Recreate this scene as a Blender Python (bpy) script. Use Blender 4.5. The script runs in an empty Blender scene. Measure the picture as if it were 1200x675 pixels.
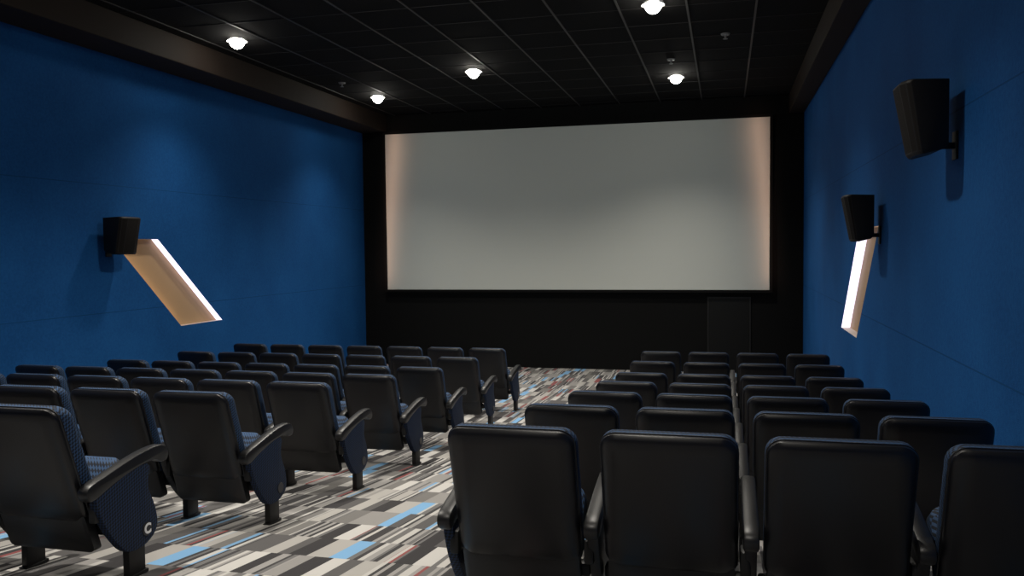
import bpy, bmesh, math, random
from mathutils import Vector, Matrix
random.seed(4)
sc = bpy.context.scene
try:
    sc.view_settings.view_transform = 'Standard'
    sc.view_settings.look = 'None'
except Exception: pass

# ------------------------------------------------------------------ helpers
def mat(name, base=(.5,.5,.5), rough=.5, spec=.5, emit=None, estr=0, metal=0):
    m = bpy.data.materials.new(name); m.use_nodes = True
    b = m.node_tree.nodes['Principled BSDF']
    b.inputs['Base Color'].default_value = (*base,1)
    b.inputs['Roughness'].default_value = rough
    b.inputs['Specular IOR Level'].default_value = spec
    b.inputs['Metallic'].default_value = metal
    if emit:
        b.inputs['Emission Color'].default_value = (*emit,1)
        b.inputs['Emission Strength'].default_value = estr
    return m
def nd(m, t, **kw):
    n = m.node_tree.nodes.new(t)
    for k,v in kw.items(): setattr(n,k,v)
    return n
def lk(m,a,b): m.node_tree.links.new(a,b)
def bs(m): return m.node_tree.nodes['Principled BSDF']
def math_n(m, op, a, b=None):
    n = nd(m,'ShaderNodeMath',operation=op)
    for i,v in enumerate((a,b)):
        if v is None: continue
        if isinstance(v,(int,float)): n.inputs[i].default_value = v
        else: lk(m,v,n.inputs[i])
    return n.outputs[0]
def noise_bump(m, scale, strength, dist=.002):
    tc = nd(m,'ShaderNodeTexCoord'); nz = nd(m,'ShaderNodeTexNoise')
    nz.inputs['Scale'].default_value = scale; nz.inputs['Detail'].default_value = 3
    lk(m,tc.outputs['Object'],nz.inputs['Vector'])
    bp = nd(m,'ShaderNodeBump'); bp.inputs['Strength'].default_value = strength
    bp.inputs['Distance'].default_value = dist
    lk(m,nz.outputs['Fac'],bp.inputs['Height']); lk(m,bp.outputs['Normal'],bs(m).inputs['Normal'])
    return nz
def obj(name, me, coll=None):
    o = bpy.data.objects.new(name, me); sc.collection.objects.link(o); return o
def mesh_from(name, verts, faces, mats, fm=None, smooth=False):
    me = bpy.data.meshes.new(name); me.from_pydata(verts,[],faces)
    for m in mats: me.materials.append(m)
    if fm:
        for p,i in zip(me.polygons,fm): p.material_index = i
    me.update(); return me
def add_box(bm, x0,x1,y0,y1,z0,z1, mi=0, bev=0, seg=2):
    r = bmesh.ops.create_cube(bm, size=1)
    for v in r['verts']:
        v.co = Vector(((x0+x1)/2+v.co.x*(x1-x0),(y0+y1)/2+v.co.y*(y1-y0),(z0+z1)/2+v.co.z*(z1-z0)))
    fs = set(f for v in r['verts'] for f in v.link_faces)
    for f in fs: f.material_index = mi
    if bev:
        es = list(set(e for f in fs for e in f.edges))
        rr = bmesh.ops.bevel(bm, geom=es, offset=bev, segments=seg, affect='EDGES', profile=.5)
        for f in rr['faces']: f.material_index = mi
def bm_to(name, bm, mats, smooth=None):
    me = bpy.data.meshes.new(name)
    bmesh.ops.recalc_face_normals(bm, faces=bm.faces)
    bm.to_mesh(me); bm.free()
    for m in mats: me.materials.append(m)
    if smooth is not None:
        me.polygons.foreach_set('use_smooth',[True]*len(me.polygons))
        try: me.set_sharp_from_angle(angle=math.radians(smooth))
        except Exception: pass
    return me
def rrect(w,h,r,n=5):
    pts=[]
    for cx,cz,a0 in ((w/2-r,h/2-r,0),(-w/2+r,h/2-r,90),(-w/2+r,-h/2+r,180),(w/2-r,-h/2+r,270)):
        for i in range(n+1):
            a=math.radians(a0+90*i/n); pts.append((cx+r*math.cos(a),cz+r*math.sin(a)))
    return pts
def pillow(bm, w,h,r, layers, fn, mi, n=6):
    rings=[]
    for y,ins in layers:
        pts=rrect(w-2*ins,h-2*ins,max(.006,r-ins*.6),n)
        rings.append([bm.verts.new(fn(px,y,pz)) for px,pz in pts])
    fs=[]
    k=len(rings[0])
    for a,b in zip(rings,rings[1:]):
        for i in range(k):
            fs.append(bm.faces.new((a[i],a[(i+1)%k],b[(i+1)%k],b[i])))
    fs.append(bm.faces.new(rings[0])); fs.append(bm.faces.new(rings[-1][::-1]))
    for f in fs: f.material_index=mi
def extr_profile(bm, pts, x0,x1, mi, bev=.008):
    vs0=[bm.verts.new((x0,p[0],p[1])) for p in pts]; vs1=[bm.verts.new((x1,p[0],p[1])) for p in pts]
    fs=[bm.faces.new(vs0),bm.faces.new(vs1[::-1])]
    rim=list(fs[0].edges)+list(fs[1].edges)
    k=len(pts)
    for i in range(k): fs.append(bm.faces.new((vs0[i],vs0[(i+1)%k],vs1[(i+1)%k],vs1[i])))
    for f in fs: f.material_index=mi
    if bev:
        bmesh.ops.recalc_face_normals(bm, faces=fs)
        rr=bmesh.ops.bevel(bm, geom=rim, offset=bev, segments=2, affect='EDGES', profile=.5)
        for f in rr['faces']: f.material_index=mi
def spline(pts, n=6):
    out=[];k=len(pts)
    for i in range(k):
        p0,p1,p2,p3=[Vector(pts[(i+j-1)%k]) for j in range(4)]
        for s in range(n):
            t=s/n
            out.append(tuple(.5*((2*p1)+(-p0+p2)*t+(2*p0-5*p1+4*p2-p3)*t*t+(-p0+3*p1-3*p2+p3)*t**3)))
    return out

# ------------------------------------------------------------------ dimensions (metres)
XL, XR = -7.28, 1.39
YB, YF = -3.5, 16.3
ZC = 5.12
ZS = 4.78
FL = [(-3.5,1.0),(2.5,.88),(3.55,.76),(4.88,.60),(6.2,.45),(7.55,.31),(8.9,.19),(10.2,.13),(11.5,.085),(13,.03),(14.2,0),(16.3,0)]
def floor_z(y):
    for (a,za),(b,zb) in zip(FL,FL[1:]):
        if a<=y<=b: return za+(zb-za)*(y-a)/(b-a)
    return FL[0][1] if y<FL[0][0] else 0

# ------------------------------------------------------------------ materials
carpet = mat('carpet_patchwork', rough=.95, spec=.1)
tc = nd(carpet,'ShaderNodeTexCoord'); sp = nd(carpet,'ShaderNodeSeparateXYZ')
lk(carpet,tc.outputs['Object'],sp.inputs[0]); X,Y = sp.outputs[0],sp.outputs[1]
colid = math_n(carpet,'FLOOR',math_n(carpet,'DIVIDE',X,.9))
wn0 = nd(carpet,'ShaderNodeTexWhiteNoise',noise_dimensions='1D'); lk(carpet,colid,wn0.inputs['W'])
yq = math_n(carpet,'DIVIDE',math_n(carpet,'FLOOR',math_n(carpet,'MULTIPLY',wn0.outputs['Value'],2)),2)
yy = math_n(carpet,'ADD',math_n(carpet,'DIVIDE',Y,.42),yq)
band = math_n(carpet,'FLOOR',yy)
wn1 = nd(carpet,'ShaderNodeTexWhiteNoise',noise_dimensions='2D')
cb = nd(carpet,'ShaderNodeCombineXYZ'); lk(carpet,colid,cb.inputs[0]); lk(carpet,band,cb.inputs[1])
lk(carpet,cb.outputs[0],wn1.inputs['Vector'])
rnd = wn1.outputs['Value']
W1 = math_n(carpet,'ADD',math_n(carpet,'MULTIPLY',X,10.5),math_n(carpet,'MULTIPLY',rnd,200))
v1 = nd(carpet,'ShaderNodeTexVoronoi',voronoi_dimensions='1D'); v1.inputs['Scale'].default_value=1; lk(carpet,W1,v1.inputs['W'])
s1 = nd(carpet,'ShaderNodeSeparateColor'); lk(carpet,v1.outputs['Color'],s1.inputs[0])
def ramp(m, stops):
    r = nd(m,'ShaderNodeValToRGB'); r.color_ramp.interpolation='CONSTANT'
    els=r.color_ramp.elements
    els[0].position=stops[0][0]; els[0].color=(*stops[0][1],1)
    els[1].position=stops[1][0]; els[1].color=(*stops[1][1],1)
    for p,c in stops[2:]:
        e=els.new(p); e.color=(*c,1)
    return r
r1 = ramp(carpet,[(0,(.05,.048,.05)),(.10,(.11,.106,.106)),(.25,(.18,.173,.166)),(.42,(.28,.27,.26)),(.58,(.39,.375,.355)),(.73,(.53,.515,.495)),(.865,(.20,.39,.62)),(.935,(.25,.085,.085)),(.967,(.42,.40,.38))])
lk(carpet,s1.outputs[0],r1.inputs[0])
W2 = math_n(carpet,'ADD',math_n(carpet,'MULTIPLY',X,42.0),math_n(carpet,'MULTIPLY',rnd,517))
v2 = nd(carpet,'ShaderNodeTexVoronoi',voronoi_dimensions='1D'); v2.inputs['Scale'].default_value=1; lk(carpet,W2,v2.inputs['W'])
s2 = nd(carpet,'ShaderNodeSeparateColor'); lk(carpet,v2.outputs['Color'],s2.inputs[0])
r2 = ramp(carpet,[(0,(.06,.058,.06)),(.22,(.16,.155,.155)),(.45,(.31,.30,.29)),(.68,(.49,.475,.455)),(.90,(.27,.085,.085)),(.95,(.20,.37,.58))])
lk(carpet,s2.outputs[0],r2.inputs[0])
sel = math_n(carpet,'GREATER_THAN',s1.outputs[1],.52)
mx = nd(carpet,'ShaderNodeMix',data_type='RGBA'); lk(carpet,sel,mx.inputs[0]); lk(carpet,r1.outputs[0],mx.inputs[6]); lk(carpet,r2.outputs[0],mx.inputs[7])
lk(carpet,mx.outputs[2],bs(carpet).inputs['Base Color'])
noise_bump(carpet,260,.35,.004)

def wallmat(name):
    m = mat(name, rough=.85, spec=.15)
    tc = nd(m,'ShaderNodeTexCoord'); sp = nd(m,'ShaderNodeSeparateXYZ'); lk(m,tc.outputs['Object'],sp.inputs[0])
    z = sp.outputs[2]
    d1 = math_n(m,'ABSOLUTE',math_n(m,'SUBTRACT',z,3.2)); d2 = math_n(m,'ABSOLUTE',math_n(m,'SUBTRACT',z,1.65))
    d = math_n(m,'MINIMUM',d1,d2); line = math_n(m,'LESS_THAN',d,.005)
    nz = nd(m,'ShaderNodeTexNoise'); nz.inputs['Scale'].default_value=1.3; nz.inputs['Detail'].default_value=4
    lk(m,tc.outputs['Object'],nz.inputs['Vector'])
    nf = nd(m,'ShaderNodeTexNoise'); nf.inputs['Scale'].default_value=38; nf.inputs['Detail'].default_value=6
    lk(m,tc.outputs['Object'],nf.inputs['Vector'])
    fac = math_n(m,'ADD',math_n(m,'MULTIPLY',nz.outputs['Fac'],.5),math_n(m,'MULTIPLY',nf.outputs['Fac'],.5))
    cr = nd(m,'ShaderNodeValToRGB'); lk(m,fac,cr.inputs[0])
    cr.color_ramp.elements[0].position=.36; cr.color_ramp.elements[0].color=(.008,.080,.265,1)
    cr.color_ramp.elements[1].position=.64; cr.color_ramp.elements[1].color=(.013,.112,.350,1)
    mx = nd(m,'ShaderNodeMix',data_type='RGBA'); lk(m,line,mx.inputs[0]); lk(m,cr.outputs[0],mx.inputs[6]); mx.inputs[7].default_value=(.005,.065,.21,1)
    lk(m,mx.outputs[2],bs(m).inputs['Base Color'])
    n2 = nd(m,'ShaderNodeTexNoise'); n2.inputs['Scale'].default_value=150; lk(m,tc.outputs['Object'],n2.inputs['Vector'])
    bp = nd(m,'ShaderNodeBump'); bp.inputs['Strength'].default_value=.4; bp.inputs['Distance'].default_value=.004
    lk(m,n2.outputs['Fac'],bp.inputs['Height']); lk(m,bp.outputs[0],bs(m).inputs['Normal'])
    return m
blue = wallmat('blue_acoustic_fabric')
black_fab = mat('black_masking_fabric',(.007,.007,.007),.9,.1); noise_bump(black_fab,150,.2)
door_fr = mat('black_door_frame',(.013,.0125,.0125),.6,.3); noise_bump(door_fr,80,.1)
door_leaf = mat('black_door_leaf',(.005,.005,.005),.6,.2); noise_bump(door_leaf,80,.1)
soffit_m = mat('dark_brown_soffit_paint',(.024,.016,.012),.7,.2); noise_bump(soffit_m,60,.1)
tile_m = mat('black_ceiling_tile',(.010,.0095,.0095),.9,.12); noise_bump(tile_m,90,.4)
grid_m = mat('ceiling_t_bar',(.050,.047,.045),.5,.4); noise_bump(grid_m,30,.05)
grid_x = mat('ceiling_cross_t_bar',(.018,.017,.017),.6,.3); noise_bump(grid_x,30,.05)
screen_m = mat('screen_vinyl',(.60,.615,.57),.8,.2); noise_bump(screen_m,400,.05)
beige = mat('niche_beige_panel',(.52,.34,.19),.6,.3); noise_bump(beige,40,.1)
reveal_cool = mat('niche_led_strip_cool',(.8,.8,.8),.5,.3,(.82,.78,1.0),1.4)
reveal_warm = mat('niche_added_warm_glow',(.8,.7,.6),.5,.3,(1.0,.70,.40),1.9)  # added glow on the hidden near reveal, warms the beige panel
reveal_paint = mat('niche_reveal_paint',(.55,.48,.42),.6,.3); noise_bump(reveal_paint,40,.1)
vinyl = mat('black_vinyl',(.006,.006,.008),.36,.5); noise_bump(vinyl,220,.12,.001)
plastic = mat('black_plastic',(.009,.009,.010),.42,.5); noise_bump(plastic,300,.1,.001)
legm = mat('black_powder_coat',(.008,.008,.008),.5,.4); noise_bump(legm,200,.1,.001)
badge_m = mat('badge_disc',(.02,.02,.025),.4,.5); noise_bump(badge_m,200,.02,.001)
white_m = mat('badge_lettering_white',(.9,.9,.9),.5,.3); noise_bump(white_m,200,.02,.001)
def fabric(name,c1,c2,scale):
    m = mat(name, rough=.7, spec=.3)
    tc = nd(m,'ShaderNodeTexCoord'); sp=nd(m,'ShaderNodeSeparateXYZ'); lk(m,tc.outputs['Object'],sp.inputs[0])
    u = math_n(m,'ADD',sp.outputs[0],math_n(m,'MULTIPLY',sp.outputs[1],1.0))
    cb = nd(m,'ShaderNodeCombineXYZ'); lk(m,u,cb.inputs[0]); lk(m,math_n(m,'SUBTRACT',sp.outputs[2],math_n(m,'MULTIPLY',sp.outputs[1],.35)),cb.inputs[1]); cb.inputs[2].default_value=.003
    mp = nd(m,'ShaderNodeMapping'); mp.inputs['Rotation'].default_value=(0,0,.785); lk(m,cb.outputs[0],mp.inputs['Vector'])
    ck = nd(m,'ShaderNodeTexChecker'); ck.inputs['Scale'].default_value=scale; lk(m,mp.outputs[0],ck.inputs['Vector'])
    ck.inputs['Color1'].default_value=(*c1,1); ck.inputs['Color2'].default_value=(*c2,1)
    lk(m,ck.outputs['Color'],bs(m).inputs['Base Color'])
    bp = nd(m,'ShaderNodeBump'); bp.inputs['Strength'].default_value=.4; bp.inputs['Distance'].default_value=.002
    lk(m,ck.outputs['Fac'],bp.inputs['Height']); lk(m,bp.outputs[0],bs(m).inputs['Normal'])
    return m
fab = fabric('blue_woven_upholstery',(.006,.010,.020),(.032,.075,.165),80)
fab_d = fabric('blue_woven_side_panel',(.004,.006,.012),(.015,.034,.085),80)
lamp_m = mat('lamp_glow',(1,1,1),.5,.3,(1.0,.96,.86),45)
ring_m = mat('lamp_trim_ring',(.25,.25,.24),.4,.5); noise_bump(ring_m,100,.03)
spk_m = mat('speaker_cabinet',(.009,.008,.008),.55,.35); noise_bump(spk_m,150,.15)
grille_m = mat('speaker_grille',(.012,.010,.009),.8,.2); noise_bump(grille_m,500,.6)

# ------------------------------------------------------------------ room shell
v=[];f=[]
for (y,z) in FL: v += [(XL,y,z),(XR,y,z)]
for i in range(len(FL)-1): f.append((2*i,2*i+1,2*i+3,2*i+2))
obj('floor', mesh_from('floor',v,f,[carpet]))
bm=bmesh.new(); add_box(bm,XL,XR,YB,YF,ZC,ZC+.1); obj('ceiling',bm_to('ceiling',bm,[tile_m]))
bm=bmesh.new(); add_box(bm,XL,XR,YF,YF+.15,-.1,ZC+.1); obj('wall_front',bm_to('wall_front',bm,[black_fab]))
bm=bmesh.new(); add_box(bm,XL,XR,YB-.15,YB,-.1,ZC+.1); obj('wall_rear',bm_to('wall_rear',bm,[blue]))
NZ0,NZ1 = 1.36,2.55
def side_wall(name, X, out):
    if out<0: tb=[(8.82,NZ1),(9.70,NZ1)]; bb=[(10.14,NZ0),(11.12,NZ0)]
    else:     tb=[(8.50,NZ1),(9.70,NZ1)]; bb=[(9.82,NZ0),(11.05,NZ0)]
    d=.10*out
    zb,zt=-.1,ZC+.1
    vs=[];fs=[];fm=[]
    def q(pts,m=0):
        i=len(vs); vs.extend(pts); fs.append(tuple(range(i,i+len(pts)))); fm.append(m)
    W=lambda y,z:(X,y,z)
    R=lambda y,z:(X+d,y,z)
    q([W(YB,zb),W(YF,zb),W(YF,NZ0),W(bb[1][0],NZ0),W(bb[0][0],NZ0),W(YB,NZ0)])
    q([W(YB,NZ1),W(tb[0][0],NZ1),W(tb[1][0],NZ1),W(YF,NZ1),W(YF,zt),W(YB,zt)])
    q([W(YB,NZ0),W(bb[0][0],NZ0),W(tb[0][0],NZ1),W(YB,NZ1)])
    q([W(bb[1][0],NZ0),W(YF,NZ0),W(YF,NZ1),W(tb[1][0],NZ1)])
    A,B,C,D=tb[0],tb[1],bb[1],bb[0]
    q([R(*A),R(*B),R(*C),R(*D)],1)
    q([W(*B),R(*B),R(*C),W(*C)],2)
    q([W(*A),R(*A),R(*D),W(*D)],3)
    q([W(*A),R(*A),R(*B),W(*B)],4)
    q([W(*D),R(*D),R(*C),W(*C)],4)
    T=.3*out
    q([(X+T,YB,zb),(X+T,YF,zb),(X+T,YF,zt),(X+T,YB,zt)],0)
    return obj(name, mesh_from(name,vs,fs,[blue,beige,reveal_cool,reveal_warm,reveal_paint],fm))
side_wall('wall_left',XL,-1); side_wall('wall_right',XR,1)
bm=bmesh.new(); add_box(bm,XL,XL+.55,YB,YF,ZS,ZC,bev=.01); obj('trim_1',bm_to('trim_1',bm,[soffit_m]))
bm=bmesh.new(); add_box(bm,XR-.27,XR,YB,YF,ZS,ZC,bev=.01); obj('trim_2',bm_to('trim_2',bm,[soffit_m]))
bm=bmesh.new()
x=.341
while x>XL+.6:
    add_box(bm,x-.012,x+.012,YB,YF,ZC-.008,ZC); x-=.766
y=YB+.4
while y<YF:
    add_box(bm,XL+.55,XR-.27,y-.006,y+.006,ZC-.004,ZC,1); y+=.766
obj('ceiling_grid',bm_to('ceiling_grid',bm,[grid_m,grid_x]))

# screen
SX0,SX1,SZ0,SZ1=-6.73,.79,1.56,4.72
YS=YF-.06
bm=bmesh.new()
add_box(bm,SX0,SX1,YS-.05,YS-.02,SZ0,SZ1,0)
fr=.05
add_box(bm,SX0-fr,SX1+fr,YS-.07,YS,SZ1,SZ1+fr,1); add_box(bm,SX0-fr,SX1+fr,YS-.07,YS,SZ0-fr,SZ0,1)
add_box(bm,SX0-fr,SX0,YS-.07,YS,SZ0,SZ1,1); add_box(bm,SX1,SX1+fr,YS-.07,YS,SZ0,SZ1,1)
obj('projection_screen',bm_to('projection_screen',bm,[screen_m,black_fab]))
bm=bmesh.new()
add_box(bm,-.30,.44,YF-.02,YF-.002,.01,1.40,2,bev=.004)
add_box(bm,-.325,-.30,YF-.03,YF-.002,.01,1.40,1,bev=.003)
add_box(bm,.44,.465,YF-.03,YF-.002,.01,1.40,1,bev=.003)
add_box(bm,-.325,.465,YF-.03,YF-.002,1.40,1.425,1,bev=.003)
obj('door_1',bm_to('door_1',bm,[black_fab,door_fr,door_leaf]))

# ------------------------------------------------------------------ cinema seat
SEATH=.92; LEAN=.33; PITCH=.61; BW=.512
def seat_mesh(name, arms, outer=None):
    bm=bmesh.new()
    zc=(.34+SEATH)/2; hh=SEATH-.34
    def back(x,y,z):
        zz=z+zc
        return Vector((x, y+(SEATH-zz)*LEAN+.22*x*x, zz))
    pillow(bm,BW,hh,.06,[(-.012,.07),(-.008,.03),(.0,.014),(.010,.003),(.018,.001),(.034,.001)],back,0)
    pillow(bm,BW+.006,hh+.006,.064,[(.026,.006),(.030,0),(.036,0),(.040,.004)],back,0)
    pillow(bm,BW,hh,.06,[(.034,.004),(.045,-.002),(.09,-.002),(.118,.010),(.135,.035),(.142,.075)],back,1)
    def low(x,y,z):
        zz=z+.285
        return Vector((x, y+(SEATH-zz)*LEAN+.15*x*x, zz))
    pillow(bm,BW-.02,.21,.03,[(.004,.012),(.010,0),(.06,0),(.066,.01)],low,2)
    add_box(bm,-PITCH/2+.03,PITCH/2-.03,.30,.36,.25,.31,3,bev=.012)
    ang=math.radians(50)
    c,s=math.cos(ang),math.sin(ang)
    L=.34
    def pan(x,y,z):
        a=z+L/2
        return Vector((x, .275+a*c+ y*s, .33+a*s - y*c))
    pillow(bm,.46,L,.06,[(-.012,.06),(-.004,.02),(.012,.002),(.06,0),(.075,.006)],pan,1)
    pillow(bm,.465,L+.004,.06,[(.068,.004),(.078,0),(.098,.01),(.108,.035)],pan,2)
    arm=spline([(.13,.530),(.28,.570),(.46,.607),(.60,.622),(.685,.612),(.718,.568),(.70,.530),(.655,.530),(.60,.552),(.46,.542),(.30,.505),(.15,.462)],4)
    panel=spline([(.19,.50),(.34,.535),(.50,.555),(.57,.53),(.555,.43),(.605,.31),(.615,.20),(.53,.14),(.40,.14),(.31,.22),(.22,.36)],4)
    for sx in arms:
        ax=sx*PITCH/2
        extr_profile(bm,arm,ax-.030,ax+.030,2,.012)
        extr_profile(bm,panel,ax-.023,ax+.023,4 if sx==outer else 2,.007)
        add_box(bm,ax-.020,ax+.020,.40,.52,.0,.17,3,bev=.006)
        add_box(bm,ax-.026,ax+.026,.385,.535,-.006,.014,3,bev=.004)
        inx=ax-sx*.04
        add_box(bm,min(inx,ax),max(inx,ax),.20,.30,.34,.44,3,bev=.01)
    return bm_to(name,bm,[vinyl,fab,plastic,legm,fab_d],smooth=38)
me_l=seat_mesh('cinema_seat_l',[-1])
me_l0=seat_mesh('cinema_seat_l_aisle',[-1,1],1)
me_r=seat_mesh('cinema_seat_r',[1])
me_r0=seat_mesh('cinema_seat_r_aisle',[1,-1],-1)
rowY=[3.12+1.325*k for k in range(7)]
def place(me,X,Yk):
    o=obj('cinema_seat',me); o.location=(X,Yk,floor_z(Yk+.45)); return o
aisle_seats=[]
for k,Yk in enumerate(rowY):
    for c in range(7):
        o=place(me_l0 if c==0 else me_l, -3.185-c*PITCH, Yk)
        if c==0: aisle_seats.append(o)
    for c in range(4):
        place(me_r0 if c==0 else me_r, -.818+c*PITCH, Yk)
for k,o in enumerate(aisle_seats):
    bm=bmesh.new()
    bmesh.ops.create_cone(bm,cap_ends=True,segments=28,radius1=.036,radius2=.034,depth=.006,matrix=Matrix.Rotation(math.radians(90),4,'Y'))
    b=obj('row_badge',bm_to('row_badge',bm,[badge_m])); b.parent=o; b.location=(PITCH/2+.026,.53,.215)
    if k==0:
        cu=bpy.data.curves.new('row_letter','FONT'); cu.body='C'; cu.size=.07; cu.align_x='CENTER'; cu.align_y='CENTER'; cu.extrude=.001; cu.offset=.0028
        cu.materials.append(white_m)
        t=obj('row_letter',cu); t.parent=o; t.rotation_euler=(math.radians(90),0,math.radians(90)); t.location=(PITCH/2+.0305,.53,.215)

# ------------------------------------------------------------------ speakers
def speaker(X, out, Y, Zc, s=.92):
    bm=bmesh.new()
    H=.47; zt=H/2
    prof=[(-.30,zt-.02),(-.28,zt),(0,zt-.01),(.0,-zt+.06),(-.03,-zt+.03),(-.19,-zt),(-.21,-zt+.02)]
    def add(y,sc_):
        return [bm.verts.new((px*sc_ if px<-.05 else px, y, pz)) for px,pz in prof]
    ys=[(-.19,.80),(-.17,.90),(-.10,1.0),(.10,1.0),(.17,.90),(.19,.80)]
    rings=[add(y,q) for y,q in ys]
    k=len(prof)
    for a,b in zip(rings,rings[1:]):
        for i in range(k):
            fc=bm.faces.new((a[i],a[(i+1)%k],b[(i+1)%k],b[i]))
            fc.material_index = 1 if i in (6,) else 0
    bm.faces.new(rings[0]); bm.faces.new(rings[-1][::-1])
    bmesh.ops.bevel(bm,geom=list(bm.edges),offset=.006,segments=2,affect='EDGES',profile=.5)
    add_box(bm,.080,.095,-.05,.05,-.26,-.08,2,bev=.003)
    add_box(bm,-.01,.085,-.018,.018,-.19,-.15,2,bev=.004)
    add_box(bm,-.012,.004,-.06,.06,-.17,.06,2,bev=.003)
    me=bm_to('surround_speaker',bm,[spk_m,grille_m,legm],smooth=40)
    o=obj('surround_speaker',me)
    sx=s*(.92 if out>0 else 1)
    o.location=(X-out*.097*sx, Y, Zc); o.scale=(sx,s,s)
    o.rotation_euler=(0,0,(0 if out>0 else math.pi))
    return o
speaker(XR,1,8.40,2.62,.92)
speaker(XR,1,5.78,3.15,.97)
speaker(XL,-1,8.76,2.58,.96)

# ------------------------------------------------------------------ downlights
def downlight(x,y,p=210,size=128,ceil=ZC):
    bm=bmesh.new()
    bmesh.ops.create_cone(bm,cap_ends=False,segments=32,radius1=.13,radius2=.11,depth=.02,matrix=Matrix.Translation((0,0,-.01)))
    for fc in bm.faces: fc.material_index=0
    r=bmesh.ops.create_uvsphere(bm,u_segments=24,v_segments=12,radius=.10,matrix=Matrix.Diagonal((1,1,1.15,1)))
    for vv in r['verts']:
        for fc in vv.link_faces: fc.material_index=1
    o=obj('ceiling_downlight',bm_to('ceiling_downlight',bm,[ring_m,lamp_m],smooth=50)); o.location=(x,y,ceil-.004)
    l=bpy.data.lights.new('downlight_lamp','SPOT'); l.energy=p; l.spot_size=math.radians(size); l.spot_blend=1.0
    l.color=(1,.94,.84); l.shadow_soft_size=.09
    lo=bpy.data.objects.new('downlight_lamp',l); sc.collection.objects.link(lo); lo.parent=o; lo.location=(0,0,-.13)
for x,y in [(-6.03,14.2),(-6.14,9.88),(-6.1,5.4),(-6.1,1.0)]: downlight(x,y,165,112)
for x,y in [(-3.76,12.6),(-3.7,8.1),(-3.7,3.8)]: downlight(x,y,580,134)
for x,y in [(-.77,14.0),(-.79,9.75),(-.78,5.4),(-.78,1.0)]: downlight(x,y,340,120)
for x,y in [(-.77,12.7),(0,11.4),(-6.09,12.87)]:
    bm=bmesh.new()
    bmesh.ops.create_cone(bm,cap_ends=True,segments=20,radius1=.05,radius2=.06,depth=.02,matrix=Matrix.Translation((0,0,-.01)))
    bmesh.ops.create_cone(bm,cap_ends=True,segments=12,radius1=.012,radius2=.018,depth=.05,matrix=Matrix.Translation((0,0,-.04)))
    bmesh.ops.create_cone(bm,cap_ends=True,segments=16,radius1=.03,radius2=.03,depth=.005,matrix=Matrix.Translation((0,0,-.066)))
    o=obj('ceiling_sprinkler',bm_to('ceiling_sprinkler',bm,[ring_m])); o.location=(x,y,ZC)

def spot(name,loc,target,energy,size,blend,col,soft=.05):
    l=bpy.data.lights.new(name,'SPOT'); l.energy=energy; l.spot_size=math.radians(size); l.spot_blend=blend; l.color=col; l.shadow_soft_size=soft
    o=bpy.data.objects.new(name,l); sc.collection.objects.link(o); o.location=loc
    o.rotation_euler=(Vector(target)-Vector(loc)).to_track_quat('-Z','Y').to_euler(); return o
spot('screen_fill_spot',(-2.97,YB+.3,4.5),(-2.97,YF,2.8),880,27,.6,(.91,1.0,.95),.1)  # added fill spot that brightens the screen; no projector is modelled
def strip(name,X,dirx,energy):  # added warm area light without a fixture, tints one screen edge
    l=bpy.data.lights.new(name,'AREA'); l.shape='RECTANGLE'; l.size=.03; l.size_y=3.2; l.energy=energy; l.color=(1,.58,.40); l.spread=math.radians(100)
    o=bpy.data.objects.new(name,l); sc.collection.objects.link(o)
    o.location=(X,YF-.48,(SZ0+SZ1)/2+.1)
    zax=-Vector((dirx*.25,.9,0)).normalized(); yax=Vector((dirx*.10,0,1)).normalized(); xax=yax.cross(zax).normalized(); yax=zax.cross(xax)
    m=Matrix((xax,yax,zax)).transposed().to_4x4(); m.translation=o.location; o.matrix_world=m
strip('screen_edge_fill',SX1+.0,-1,1.6)
strip('screen_edge_fill',SX0-.0,1,1.6)

w=bpy.data.worlds.new('World'); sc.world=w; w.use_nodes=True
w.node_tree.nodes['Background'].inputs[0].default_value=(0.002,.002,.003,1)

# ------------------------------------------------------------------ camera
cam=bpy.data.cameras.new('camera'); co=bpy.data.objects.new('camera',cam); sc.collection.objects.link(co); sc.camera=co
cam.sensor_width=36; cam.lens=36*989/1200
a=math.radians(14.19); p=math.radians(2.7); r=.011
F=Vector((-math.sin(a)*math.cos(p),math.cos(a)*math.cos(p),-math.sin(p)))
R0=Vector((math.cos(a),math.sin(a),0)); U0=R0.cross(F)
R=R0*math.cos(r)-U0*math.sin(r); U=U0*math.cos(r)+R0*math.sin(r)
M=Matrix((R,U,-F)).transposed().to_4x4(); M.translation=Vector((0,0,2.38)); co.matrix_world=M
